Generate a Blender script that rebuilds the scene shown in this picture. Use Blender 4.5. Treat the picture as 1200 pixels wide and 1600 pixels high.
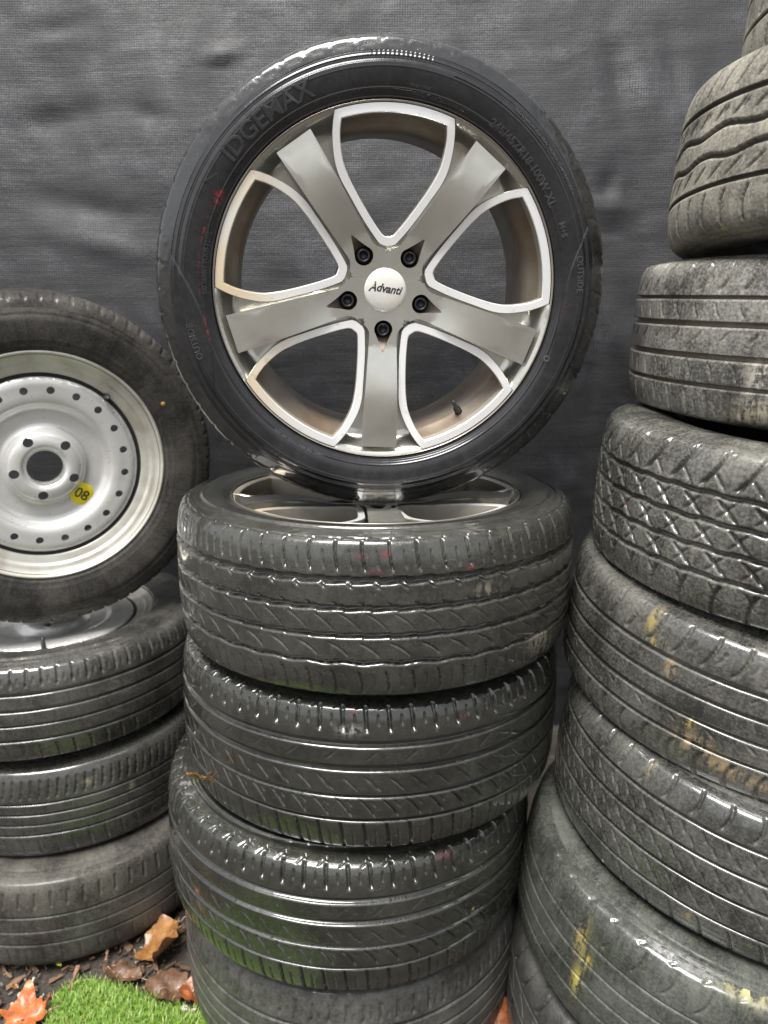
import bpy, math, random
import numpy as np
from mathutils import Matrix, Vector, noise, geometry

for o in list(bpy.data.objects): bpy.data.objects.remove(o)
S = bpy.context.scene
COL = S.collection
rng = np.random.default_rng(7); random.seed(7)
PI = math.pi

# ---------------------------------------------------------------- camera
H = 1.31; PITCH = math.radians(16.0); FPX = 1180.0
cam = bpy.data.cameras.new('camera'); camo = bpy.data.objects.new('camera', cam); COL.objects.link(camo)
camo.location = (0, 0, H); camo.rotation_euler = (PI/2 - PITCH, 0, 0)
cam.sensor_fit = 'VERTICAL'; cam.sensor_height = 36.0; cam.sensor_width = 27.0
cam.lens = FPX/1600*36.0; cam.clip_start = 0.02; cam.clip_end = 400
cam.dof.use_dof = True; cam.dof.focus_distance = 1.08; cam.dof.aperture_fstop = 4.0
S.camera = camo
S.render.resolution_x = 768; S.render.resolution_y = 1024
# ---------------------------------------------------------------- sky and sun (overcast)
SUN_EL, SUN_AZ = math.radians(69), math.radians(208)     # azimuth clockwise from +Y: behind the viewer, to the left
W = bpy.data.worlds.new('World'); S.world = W; W.use_nodes = True
wn = W.node_tree.nodes; wn.clear(); wl = W.node_tree.links
sky = wn.new('ShaderNodeTexSky'); sky.sky_type = 'NISHITA'; sky.sun_disc = False
sky.sun_elevation = SUN_EL; sky.sun_rotation = SUN_AZ; sky.air_density = 1.0; sky.dust_density = 3.0; sky.ozone_density = 0.6
hs = wn.new('ShaderNodeHueSaturation'); hs.inputs['Saturation'].default_value = 0.18
bg = wn.new('ShaderNodeBackground'); bg.inputs['Strength'].default_value = 0.05
wo = wn.new('ShaderNodeOutputWorld')
wl.new(sky.outputs[0], hs.inputs['Color']); wl.new(hs.outputs[0], bg.inputs[0]); wl.new(bg.outputs[0], wo.inputs[0])
sun = bpy.data.lights.new('sun', 'SUN'); suno = bpy.data.objects.new('sun', sun); COL.objects.link(suno)
sun.energy = 1.5; sun.angle = math.radians(30); sun.color = (1.0, 0.97, 0.92)
sd = Vector((math.sin(SUN_AZ)*math.cos(SUN_EL), math.cos(SUN_AZ)*math.cos(SUN_EL), math.sin(SUN_EL)))
suno.rotation_euler = sd.to_track_quat('Z', 'Y').to_euler(); suno.location = sd*20
S.view_settings.view_transform = 'Standard'; S.view_settings.look = 'None'
S.view_settings.exposure = 2.15; S.view_settings.gamma = 1.0; S.view_settings.use_curve_mapping = False

# ---------------------------------------------------------------- helpers
CAM = np.array([0, 0, H])
def ray(px, py):
    u, v = (px-600)/FPX, -(py-800)/FPX
    d = np.array([u, math.cos(PITCH)+v*math.sin(PITCH), -math.sin(PITCH)+v*math.cos(PITCH)])
    return d/np.linalg.norm(d)
def on_ground(px, py, z=0.0):
    d = ray(px, py); t = (z-H)/d[2]; return CAM+d*t

def link(name, me, parent=None, mats=()):
    o = bpy.data.objects.new(name, me); COL.objects.link(o)
    if parent is not None: o.parent = parent
    for m in mats: me.materials.append(m)
    return o
def tag(o, label=None, cat=None, group=None, kind=None):
    if label: o['label'] = label
    if cat: o['category'] = cat
    if group: o['group'] = group
    if kind: o['kind'] = kind
    return o
def empty(name, mat):
    o = bpy.data.objects.new(name, None); COL.objects.link(o); o.empty_display_size = .05; o.matrix_world = mat; return o

def mesh_np(name, V, F, smooth=True, midx=None):
    """V (n,3); F (m,3) or (m,4)"""
    V = np.ascontiguousarray(V, np.float32).reshape(-1, 3); F = np.ascontiguousarray(F, np.int32)
    me = bpy.data.meshes.new(name); k = F.shape[1]
    me.vertices.add(len(V)); me.vertices.foreach_set('co', V.ravel())
    me.loops.add(F.size); me.loops.foreach_set('vertex_index', F.ravel())
    me.polygons.add(len(F)); me.polygons.foreach_set('loop_start', np.arange(0, F.size, k, dtype=np.int32))
    me.polygons.foreach_set('loop_total', np.full(len(F), k, np.int32))
    me.polygons.foreach_set('use_smooth', np.full(len(F), smooth))
    if midx is not None: me.polygons.foreach_set('material_index', np.ascontiguousarray(midx, np.int32))
    me.update(calc_edges=True); me.validate()
    return me
def grid_faces(n, m, cu=False, cv=False, flip=False):
    """vertex index i*m+j, i in n, j in m"""
    I = np.arange(n if cu else n-1); J = np.arange(m if cv else m-1)
    I, J = np.meshgrid(I, J, indexing='ij'); I2 = (I+1) % n; J2 = (J+1) % m
    F = np.stack([I*m+J, I*m+J2, I2*m+J2, I2*m+J], -1).reshape(-1, 4)
    return F[:, ::-1] if flip else F
def lathe(name, prof, n=96, smooth=True, a0=0.0):
    """prof list of (r,z) walked so that the outside lies to the left of travel from +z to -z at large r"""
    prof = np.array(prof, float); th = a0+np.linspace(0, 2*PI, n, endpoint=False)
    V = np.stack([prof[None, :, 0]*np.cos(th)[:, None], prof[None, :, 0]*np.sin(th)[:, None], np.broadcast_to(prof[None, :, 1], (n, len(prof)))], -1)
    return mesh_np(name, V, grid_faces(n, len(prof), cu=True), smooth)
def float_attr(me, name, a):
    at = me.attributes.new(name, 'FLOAT', 'POINT'); at.data.foreach_set('value', np.ascontiguousarray(a, np.float32).ravel())
def vec_attr(me, name, a):
    at = me.attributes.new(name, 'FLOAT_VECTOR', 'POINT'); at.data.foreach_set('vector', np.ascontiguousarray(a, np.float32).ravel())
def col_attr(me, name, a):
    at = me.attributes.new(name, 'FLOAT_COLOR', 'POINT'); at.data.foreach_set('color', np.ascontiguousarray(a, np.float32).ravel())
def catmull(P, n=12, closed=False):
    P = np.array(P, float); k = len(P); out = []
    for i in range(k if closed else k-1):
        if closed: a, b, c, d = P[(i-1) % k], P[i], P[(i+1) % k], P[(i+2) % k]
        else:
            b, c = P[i], P[i+1]; a = P[i-1] if i else 2*b-c; d = P[i+2] if i+2 < k else 2*c-b
        for t in np.linspace(0, 1, n, endpoint=False):
            out.append(.5*((2*b)+(c-a)*t+(2*a-5*b+4*c-d)*t*t+(3*b-a-3*c+d)*t**3))
    if not closed: out.append(P[-1])
    return np.array(out)
def resample(P, n):
    d = np.r_[0, np.cumsum(np.linalg.norm(np.diff(P, axis=0), axis=1))]; t = np.linspace(0, d[-1], n)
    return np.stack([np.interp(t, d, P[:, i]) for i in range(P.shape[1])], -1)
def inside(poly, P):
    x, y = P[:, 0], P[:, 1]; r = np.zeros(len(P), bool); a = poly; b = np.roll(poly, -1, 0)
    for (x1, y1), (x2, y2) in zip(a, b):
        c = ((y1 > y) != (y2 > y)); 
        with np.errstate(divide='ignore', invalid='ignore'): r ^= c & (x < (x2-x1)*(y-y1)/(y2-y1+1e-30)+x1)
    return r
def cdt(outer, holes, steiner=None):
    """triangulate outer minus holes; returns 2-D verts, tris"""
    V = []; E = []
    for loop in [outer]+list(holes):
        k = len(V); V += [Vector(p) for p in loop]; n = len(loop); E += [(k+i, k+(i+1) % n) for i in range(n)]
    if steiner is not None and len(steiner):
        m = inside(np.array(outer), steiner)
        for h in holes: m &= ~inside(np.array(h), steiner)
        V += [Vector(p) for p in steiner[m]]
    r = geometry.delaunay_2d_cdt(V, E, [], 0, 1e-7)
    P = np.array([tuple(v) for v in r[0]]); F = np.array([f for f in r[2] if len(f) == 3])
    C = P[F].mean(1); m = inside(np.array(outer), C)
    for h in holes: m &= ~inside(np.array(h), C)
    F = F[m]; a = P[F]; ar = (a[:, 1, 0]-a[:, 0, 0])*(a[:, 2, 1]-a[:, 0, 1])-(a[:, 1, 1]-a[:, 0, 1])*(a[:, 2, 0]-a[:, 0, 0])
    F[ar < 0] = F[ar < 0][:, ::-1]; F = F[np.abs(ar) > 1e-14]
    return P, F
class MB:
    def __init__(s): s.V = []; s.F = []; s.M = []
    def add(s, V, F, m=0):
        k = len(s.V); s.V += [tuple(v) for v in V]; s.F += [tuple(int(i)+k for i in f) for f in F]; s.M += [m]*len(F)
    def loops(s, L, m, closed=True, flip=False):
        n = len(L[0]); k = len(s.V)
        for l in L: s.V += [tuple(p) for p in l]
        for a in range(len(L)-1):
            for i in range(n if closed else n-1):
                j = (i+1) % n; f = (k+a*n+i, k+a*n+j, k+(a+1)*n+j, k+(a+1)*n+i)
                s.F.append(f[::-1] if flip else f); s.M.append(m[a] if hasattr(m, '__len__') else m)
    def build(s, name, smooth=True, auto=None):
        me = bpy.data.meshes.new(name); me.from_pydata(s.V, [], s.F); me.polygons.foreach_set('material_index', s.M)
        me.polygons.foreach_set('use_smooth', [smooth]*len(s.F))
        me.update()
        if auto is not None: me.set_sharp_from_angle(angle=math.radians(auto))
        return me

# ---------------------------------------------------------------- materials
class NT:
    def __init__(s, name):
        s.m = bpy.data.materials.new(name); s.m.use_nodes = True; s.t = s.m.node_tree; s.t.nodes.clear()
        s.out = s.t.nodes.new('ShaderNodeOutputMaterial'); s.b = s.t.nodes.new('ShaderNodeBsdfPrincipled'); s.l(s.b.outputs[0], s.out.inputs[0])
    def l(s, a, b): s.t.links.new(a, b)
    def n(s, typ, **k):
        x = s.t.nodes.new('ShaderNode'+typ)
        for a, v in k.items():
            if a.startswith('i_'):
                key = a[2:]; key = int(key) if key.isdigit() else key
                (s.l(v, x.inputs[key]) if hasattr(v, 'is_output') else setattr(x.inputs[key], 'default_value', v))
            else: setattr(x, a, v)
        return x
    def attr(s, name): return s.n('Attribute', attribute_name=name)
    def math(s, op, a, b=None, clamp=False):
        x = s.n('Math', operation=op, use_clamp=clamp)
        for i, v in enumerate((a, b)):
            if v is None: continue
            (s.l(v, x.inputs[i]) if hasattr(v, 'is_output') else setattr(x.inputs[i], 'default_value', v))
        return x.outputs[0]
    def noise(s, vec, scale, detail=5, rough=.55, dist=0, w=None):
        x = s.n('TexNoise'); x.inputs['Scale'].default_value = scale; x.inputs['Detail'].default_value = detail
        x.inputs['Roughness'].default_value = rough; x.inputs['Distortion'].default_value = dist
        if vec is not None: s.l(vec, x.inputs['Vector'])
        return x.outputs[0]
    def map(s, vec, scale=(1, 1, 1), loc=(0, 0, 0)):
        x = s.n('Mapping'); x.inputs['Scale'].default_value = scale; x.inputs['Location'].default_value = loc; s.l(vec, x.inputs[0]); return x.outputs[0]
    def ramp(s, f, lo, hi, a=0.0, b=1.0):
        x = s.n('MapRange', interpolation_type='SMOOTHSTEP'); s.l(f, x.inputs[0])
        for i, v in enumerate((lo, hi, a, b)):
            x.inputs[i+1].default_value = v
        return x.outputs[0]
    def mix(s, f, a, b):
        x = s.n('Mix', data_type='RGBA')
        for k, v in ((0, f), (6, a), (7, b)):
            if hasattr(v, 'is_output'): s.l(v, x.inputs[k])
            elif k == 0: x.inputs[0].default_value = v
            else: x.inputs[k].default_value = (*v, 1) if len(v) == 3 else v
        return x.outputs[2]
    def set(s, **k):
        for a, v in k.items():
            inp = s.b.inputs[a.replace('_', ' ')]
            (s.l(v, inp) if hasattr(v, 'is_output') else setattr(inp, 'default_value', (*v, 1) if hasattr(v, '__len__') and len(v) == 3 and inp.type == 'RGBA' else v))
        return s
    def bump(s, h, strength=.5, dist=.001, normal=None):
        x = s.n('Bump'); x.inputs['Strength'].default_value = strength; x.inputs['Distance'].default_value = dist; s.l(h, x.inputs['Height'])
        if normal is not None: s.l(normal, x.inputs['Normal'])
        s.l(x.outputs[0], s.b.inputs['Normal']); return x.outputs[0]
    def obj(s): return s.n('TexCoord').outputs['Object']

def rubber(name, base=(.026, .026, .024), dust=(.12, .115, .10), dust_amt=.25, gcol=(.02, .02, .018), gamt=0.0, wet=.8, seed=0.0, rough=.5, scuff=.5, bump=.6, crough=.10, beads=.5, coat=1.0):
    t = NT(name); uv = t.map(t.attr('tuv').outputs['Vector'], loc=(seed*3.7, seed*1.9, seed))
    g = t.attr('groove').outputs['Fac']; pa = t.attr('paint')
    n1 = t.noise(uv, 9, 6, .6); n2 = t.noise(uv, 70, 8, .7, .5); n3 = t.noise(t.map(uv, (95, 14, 1)), 1, 5, .65); n4 = t.noise(uv, 420, 4, .7)
    n5 = t.noise(t.map(uv, (6, 60, 1)), 1, 6, .7)
    nd = t.noise(uv, 210, 6, .7); dm = t.math('ADD', t.math('MULTIPLY', n1, .36), t.math('ADD', t.math('MULTIPLY', n3, .20), t.math('MULTIPLY', nd, .46)))
    dm = t.math('MULTIPLY', t.ramp(dm, .42, .66), dust_amt)
    c = t.mix(t.ramp(t.math('ADD', t.math('MULTIPLY', n1, .5), t.math('MULTIPLY', n2, .5)), .38, .62), tuple(x*.6 for x in base), tuple(x*1.35 for x in base))
    c = t.mix(dm, c, dust)
    sc = t.math('MULTIPLY', t.ramp(n2, .58, .72), t.math('MULTIPLY', t.ramp(n5, .5, .62), scuff*.5))
    c = t.mix(sc, c, (.16, .155, .145))
    c = t.mix(t.math('MULTIPLY', g, gamt), c, gcol)
    pm = t.math('MULTIPLY', pa.outputs['Alpha'], t.ramp(t.math('ADD', t.math('MULTIPLY', n2, .5), t.math('MULTIPLY', n3, .5)), .46, .54), True)
    c = t.mix(pm, c, pa.outputs['Color'])
    wn_ = t.ramp(t.math('ADD', t.math('MULTIPLY', t.noise(t.map(uv, (1, 1, 1), (5, 2, 1)), 11, 5, .6), .7), t.math('MULTIPLY', n2, .3)), .40, .58)
    wm = t.math('MULTIPLY', t.math('ADD', t.math('MULTIPLY', wn_, .6), max(0, .75*(wet-.55))), wet, True)
    wm = t.math('MULTIPLY', wm, t.math('SUBTRACT', 1.0, t.math('MULTIPLY', dm, .8)))
    r = t.math('SUBTRACT', rough, t.math('MULTIPLY', wm, rough-.2))
    r = t.math('ADD', r, t.math('MULTIPLY', t.math('SUBTRACT', n2, .5), .25))
    t.set(Base_Color=c, Roughness=r, Coat_Weight=t.math('MULTIPLY', wm, coat), Coat_IOR=1.6, Coat_Roughness=crough, Specular_IOR_Level=t.math('ADD', .15, t.math('MULTIPLY', wm, .25)))
    drops = t.n('TexVoronoi', feature='SMOOTH_F1'); drops.inputs['Scale'].default_value = 230; t.l(uv, drops.inputs['Vector']); drops.inputs['Smoothness'].default_value = .3
    dr = t.math('MULTIPLY', t.ramp(drops.outputs['Distance'], .14, .36, 1, 0), t.math('MULTIPLY', t.ramp(n2, .46, .56), t.ramp(n4, .45, .55)))
    h = t.math('ADD', t.math('MULTIPLY', n4, .5), t.math('ADD', t.math('MULTIPLY', n2, .4), t.math('MULTIPLY', dr, beads)))
    h = t.math('ADD', h, t.math('MULTIPLY', n3, .35))
    t.bump(h, bump, .0011)
    return t.m

def simple(name, col, rough=.5, metal=0.0, var=.25, scale=30, bump=.0, coat=0, dirt=None, dirt_amt=0, dscale=14):
    t = NT(name); o = t.obj(); n1 = t.noise(o, scale, 6, .6); n2 = t.noise(o, scale*7, 4, .6)
    c = t.mix(t.ramp(n1, .3, .7), tuple(x*(1-var) for x in col), tuple(min(1, x*(1+var)) for x in col))
    if dirt:
        d = t.math('MULTIPLY', t.ramp(t.noise(o, dscale, 3, .5, .3), .42, .7), dirt_amt); c = t.mix(d, c, dirt)
    t.set(Base_Color=c, Metallic=metal, Roughness=t.math('ADD', rough-.08, t.math('MULTIPLY', n2, .16)), Coat_Weight=coat, Coat_Roughness=.15)
    if bump: t.bump(n2, .5, bump)
    return t.m

M = {}
M['gunmetal'] = simple('gunmetal_paint', (.54, .535, .485), .21, .82, .07, 6, 0, .6, (.28, .20, .13), .3, 10)
M['machined'] = simple('machined_alloy', (.96, .96, .95), .2, .45, .03, 10, 0, .2, (.88, .66, .34), .75, 4.5)
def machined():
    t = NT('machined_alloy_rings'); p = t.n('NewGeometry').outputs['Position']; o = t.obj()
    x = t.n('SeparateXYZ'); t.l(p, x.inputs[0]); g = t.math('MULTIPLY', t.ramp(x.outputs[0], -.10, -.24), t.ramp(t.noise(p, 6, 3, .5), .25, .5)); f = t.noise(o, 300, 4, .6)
    c = t.mix(t.math('MULTIPLY', g, .8), (.96, .96, .955), (.90, .68, .36)); c = t.mix(t.math('MULTIPLY', t.ramp(t.noise(p, 55, 6, .7), .60, .72), .5), c, (.42, .33, .24))  # gold on the left frames is a warm reflection painted into the colour
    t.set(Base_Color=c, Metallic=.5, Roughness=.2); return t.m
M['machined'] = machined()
M['wall'] = simple('window_wall_paint', (.46, .43, .36), .38, .35, .12, 14, .0001, .3, (.30, .19, .10), .5, 14)
M['barrel'] = simple('dusty_barrel', (.27, .24, .20), .42, .45, .2, 14, .0002, .2, (.20, .12, .065), .75, 12)
M['lip'] = simple('alloy_lip', (.30, .28, .25), .30, .7, .12, 14, .0001, .3, (.30, .20, .11), .35, 16)
M['pocket'] = simple('dirty_pocket', (.15, .13, .11), .5, .4, .3, 60, .0002, 0, (.16, .09, .05), .5, 40)
M['lug'] = simple('black_lug', (.035, .035, .038), .38, .6, .2, 80, .0001)
M['cap'] = simple('cap_silver', (.74, .73, .68), .34, .25, .05, 40, .00004, .5, (.62, .50, .30), .18, 40)
M['ink'] = simple('black_ink', (.02, .02, .02), .5)
M['ink_grey'] = simple('grey_ink', (.25, .25, .25), .5)
M['steel'] = simple('silver_steel', (.76, .76, .74), .30, .5, .06, 10, .0001, .3, (.40, .36, .29), .3, 12)
M['steel_cream'] = simple('cream_steel_rim', (.68, .67, .60), .36, .5, .08, 8, .0001, .3, (.30, .24, .17), .45, 14)
M['yellow'] = simple('yellow_sticker', (.88, .72, .02), .5, 0, .06)
M['black'] = simple('black_paint', (.012, .012, .012), .6)
M['valve'] = simple('valve_rubber', (.02, .02, .02), .45)
M['brass'] = simple('valve_brass', (.45, .36, .16), .4, .8)

# ---------------------------------------------------------------- tread patterns
def sm(x, soft): return np.clip(x/soft+.5, 0, 1)
def sm3(x): return x*x*(3-2*x)
class Pat:
    def __init__(s, TH, Wg, R): s.TH = TH; s.W = Wg; s.R = R; s.d = np.zeros(np.broadcast(TH, Wg).shape)
    def put(s, m): s.d = np.maximum(s.d, m)
    def ring(s, w0, wd, dep=6.5, amp=0, n=0, saw=False, ph=0, soft=1.1):
        c = w0*1e-3
        if amp:
            p = (s.TH*n/(2*PI)+ph) % 1
            c = c+amp*1e-3*((p*2-1) if saw else np.sin(2*PI*p))
        soft = 1.6 if amp else soft
        x = s.W-c; up = sm3(sm(wd*.5e-3-x, soft*1e-3)); q = x+wd*.5e-3; lo = np.interp(q, [-.0022, -.0002, .0006], [0, .0020/(dep*1.15e-3) if dep > 2.2 else .5, 1])   # square upper edge, lower one chamfered to catch bright highlight lines
        s.put(dep*1e-3*1.15*up*lo)
    def slot(s, n, w0, w1, off=0, wd=3.0, dep=5.5, curve=0, ph=0, soft=1.5, taper=False, dash=None):
        w0, w1 = w0*1e-3, w1*1e-3; t = (s.W-w0)/(w1-w0); pitch = 2*PI*s.R/n
        o = off*1e-3*t+curve*1e-3*4*t*(1-t)
        d = ((s.TH*n/(2*PI)-o/pitch+ph) % 1-.5)*pitch
        sl = (off*1e-3+curve*4e-3*(1-2*t))/(w1-w0); d = np.abs(d)/np.sqrt(1+sl*sl)
        hw = wd*.5e-3*(1-.6*np.clip(t, 0, 1) if taper else 1)
        e = sm3(np.clip(np.minimum(t, 1-t)*abs(w1-w0)/min(7e-3, abs(w1-w0)*.3), 0, 1))
        s.put(dep*1e-3*sm3(sm(hw-d, soft*1e-3))*e)
class Rec:
    def __init__(s): s.e = []
    def ring(s, w0, wd, dep=6.5, amp=0, *a, **k):
        if not amp: s.e += [w0+wd*.5*q+d for q in (1,) for d in (-.55, 0, .55)]+[w0-wd*.5-2.2, w0-wd*.5-1.2, w0-wd*.5-.2, w0-wd*.5+.6, w0]
    def slot(s, *a, **k): pass
def pat_wave(p):          # asymmetric: hooked shoulder slots, saw-edged grooves, S-shaped sipes
    p.ring(60, 9, 7, 1.1, 57, True); p.ring(21, 7, 7, 1.0, 57, True, .3); p.ring(-18, 6.5, 7, .6, 57, True, .6); p.ring(-57, 5.5, 6.5, 1.2, 40)
    p.slot(57, 70, 116, -5, 2.8, 5, -2); p.slot(57, 116, 120, 0, 4, 4); p.slot(57, 118, 121.5, -26, 3, 2.0)
    p.slot(57, 73, 104, -4, 1.7, 3, -1, .5)
    p.slot(57, 30, 22, 9, 3, 3.5, 0, .2)
    p.slot(57, 17, -14, 36, 1.5, 1.6, 5, .1); p.slot(50, -26, -50, 32, 2.0, 3.0, 6, .55)
    p.slot(57, 56, 48, 8, 2.6, 3, 0, .7)
    p.slot(57, -68, -110, 6, 2.8, 4.5, 2, .3); p.slot(57, -72, -100, 5, 1.8, 3.0, 2, .8)
def pat_upright(p):
    pat_wave(p)
    for w in (113, 118, 123): p.ring(w, 1.6, 1.6, .01, 1)
def pat_dart(p):          # deep shoulder slots, diagonal darts
    p.ring(62, 11, 7.5); p.ring(23, 7, 7); p.ring(28.5, 2.0, 1.8); p.ring(-20, 6.5, 7); p.ring(-60, 5.5, 6.5)
    p.slot(62, 78, 122, -3, 5.0, 6); p.slot(62, 122, 136, -7, 2.6, 2.5); p.slot(62, 88, 108, -1, 2.4, 3, 0, .5); p.slot(62, 112, 126, 10, 2.2, 2, 0, .5)
    p.slot(36, 54, 34, -22, 1.7, 1.4, 0, .2)
    p.slot(62, 12, -14, 26, 1.9, 3.0, 2, .1); p.slot(31, 16, -12, 24, 1.7, 2.4, 0, .35)
    p.slot(62, -24, -56, 25, 2.4, 4.5, 3, .35); p.slot(62, -26, -38, 9, 1.8, 2.6, 0, .85)
    p.slot(62, -64, -126, 5, 4.2, 6, 2, .15); p.slot(62, -74, -112, 3, 2.2, 3, 1, .65)
def pat_zig(p):
    p.ring(55, 6.5, 6); p.ring(17, 6, 6, 3.6, 19); p.ring(-16, 6, 6, 3.6, 19, False, .35); p.ring(-53, 5, 5.5)
    p.slot(60, 64, 112, 34, 3.0, 3.6); p.slot(58, 26, 48, 26, 3.0, 3.6); p.slot(58, 34, 44, 12, 2.4, 3, 0, .5)
    p.slot(58, -24, -48, -34, 2.8, 3); p.slot(52, -60, -112, -8, 3.4, 4, -6)
def pat_rib(p):
    p.ring(60, 4.5, 6); p.ring(24, 7, 6.5); p.ring(-20, 7.5, 6.5); p.ring(-60, 5, 6)
    p.slot(56, 66, 118, 14, 4, 4.5, 8); p.slot(56, 74, 92, 4, 2.2, 2.5, 2, .5); p.slot(56, 56, 30, 12, 2.4, 2.4, -4)
    p.slot(48, 16, -2, -16, 2.4, 2.6, 0); p.slot(56, -27, -54, 8, 2.2, 2.4, 2); p.slot(56, -66, -118, -2, 3.4, 4, 3); p.slot(56, -80, -106, 0, 2.2, 2.4, 0, .5)
def pat_cross(p):
    for w in (54, 18, -18, -54): p.ring(w, 5.5, 6.5, .8, 40)
    for a, b in ((51, 21), (15, -15), (-21, -51)):
        p.slot(44, a, b, 34, 4, 5.5, 0, a*.013); p.slot(44, a, b, -26, 2.6, 3.5, 0, a*.013+.4); p.slot(44, a-6, b+8, 14, 2.2, 2.5, 0, a*.013+.75)
    p.slot(44, 60, 118, 28, 4.6, 6, 6, .2); p.slot(44, 60, 84, -20, 3, 4, 0, .45); p.slot(44, 88, 112, 16, 2.4, 2.5, 0, .7)
    p.slot(44, -60, -118, -8, 4.6, 6, -6, .1); p.slot(44, -60, -86, 18, 2.4, 3, 0, .5); p.slot(44, -92, -106, 2, 2.4, 2.5, 0, .6)
def pat_four(p):
    for w, d in ((52, 6), (18, 6), (-16, 6), (-51, 5.5)): p.ring(w, d, 6.5)
    p.slot(52, 58, 108, 16, 3.6, 4.5, 5); p.slot(52, 70, 92, 8, 2.3, 2.6, 2, .5); p.slot(40, 46, 36, -9, 2.4, 2.6); p.slot(40, -22, -34, 16, 2.4, 2.6)
    p.slot(52, -56, -104, -6, 4.4, 5, -6, .2); p.slot(52, -66, -90, -8, 2.3, 2.6, 0, .7)
def pat_sipe(p):
    for w in (64, 22, -20, -62): p.ring(w, 4.6, 5.5)
    p.slot(52, 70, 112, 6, 3.8, 4.6, 5)
    p.slot(70, 58, 40, 10, 2.6, 3.2); p.slot(70, 44, 28, 9, 2.6, 3, 0, .5); p.slot(70, 16, -2, 11, 2.6, 3.2, 0, .2); p.slot(70, 2, -14, 10, 2.6, 3, 0, .7)
    p.slot(70, -26, -44, 12, 2.6, 3.2, 0, .1); p.slot(70, -42, -57, 10, 2.6, 3, 0, .6); p.slot(52, -67, -110, 13, 3.4, 4.4, 3)
def pat_worn(p):
    for w in (50, 16, -18, -52): p.ring(w, 3.0, 2.2)
    p.slot(46, 58, 104, 16, 3, 3.0, 6); p.slot(46, 104, 112, 10, 3, 2.5, 0); p.slot(46, -60, -104, -8, 2.6, 2.2, -3); p.slot(46, 40, 24, 5, 2.2, 1.2)
def pat_block(p):
    for w in (48, 0, -46): p.ring(w, 5, 6)
    p.slot(40, 54, 110, 18, 4, 5, 6); p.slot(40, 42, 6, 26, 3.4, 5, 4); p.slot(40, -6, -42, -20, 3.4, 5, 0, .4); p.slot(40, -52, -108, -12, 4, 5, -5)
def pat_touring(p):
    for w, d in ((50, 5.5), (17, 5), (-14, 5), (-46, 5)): p.ring(w, d, 6)
    p.slot(74, 60, 100, 2, 3.6, 4.5, 2); p.slot(74, 66, 84, 1, 2.4, 2.5, 0, .5); p.slot(60, 42, 22, 8, 2.2, 1.4); p.slot(66, -54, -98, 5, 3.2, 4, 2)
def pat_dense(p):
    for w in (34, 10, -14, -38): p.ring(w, 3.6, 5.5)
    p.slot(120, 42, 86, 7, 3, 4, 2); p.slot(64, -44, -90, 5, 2.8, 3)
def pat_old(p):
    for w in (30, -4, -36): p.ring(w, 3.4, 3.5)
    p.slot(68, 48, 86, 2, 4, 4, 0); p.slot(50, 20, 4, 4, 2.2, .9); p.slot(60, -44, -84, 2, 3, 2.5)

# ---------------------------------------------------------------- tyre meshes
def tyre_profile(R, Wd, Rb, tw):
    h = R-Rb
    P = [(0, R), (.25*tw, R-.0012), (.40*tw, R-.0036), (.5*tw, R-.0088), (.5*tw+.0095, R-.0175), (Wd*.486, R-.042), (Wd*.5, Rb+.5*h), (Wd*.487, Rb+.24*h), (Wd*.455, Rb+.07*h), (Wd*.42, Rb-.004)]
    P = catmull(P, 40); d = np.r_[0, np.cumsum(np.linalg.norm(np.diff(P, axis=0), axis=1))]
    T = np.gradient(P, axis=0); T /= np.linalg.norm(T, axis=1)[:, None]
    return P, d, np.stack([-T[:, 1], T[:, 0]], -1)      # normal (z, r) pointing out of the rubber
def columns(R, c, half, fine, coarse):
    a = np.linspace(c-half, c+half, max(8, int(2*half*R/fine)), endpoint=True)
    b = np.linspace(c+half, c+2*PI-half, max(8, int((2*PI-2*half)*R/coarse)), endpoint=True)[1:-1] if half < PI-.02 else np.array([])
    al = np.r_[a, b]; return np.sort(np.where(al > c+PI, al-2*PI, al))
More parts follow.
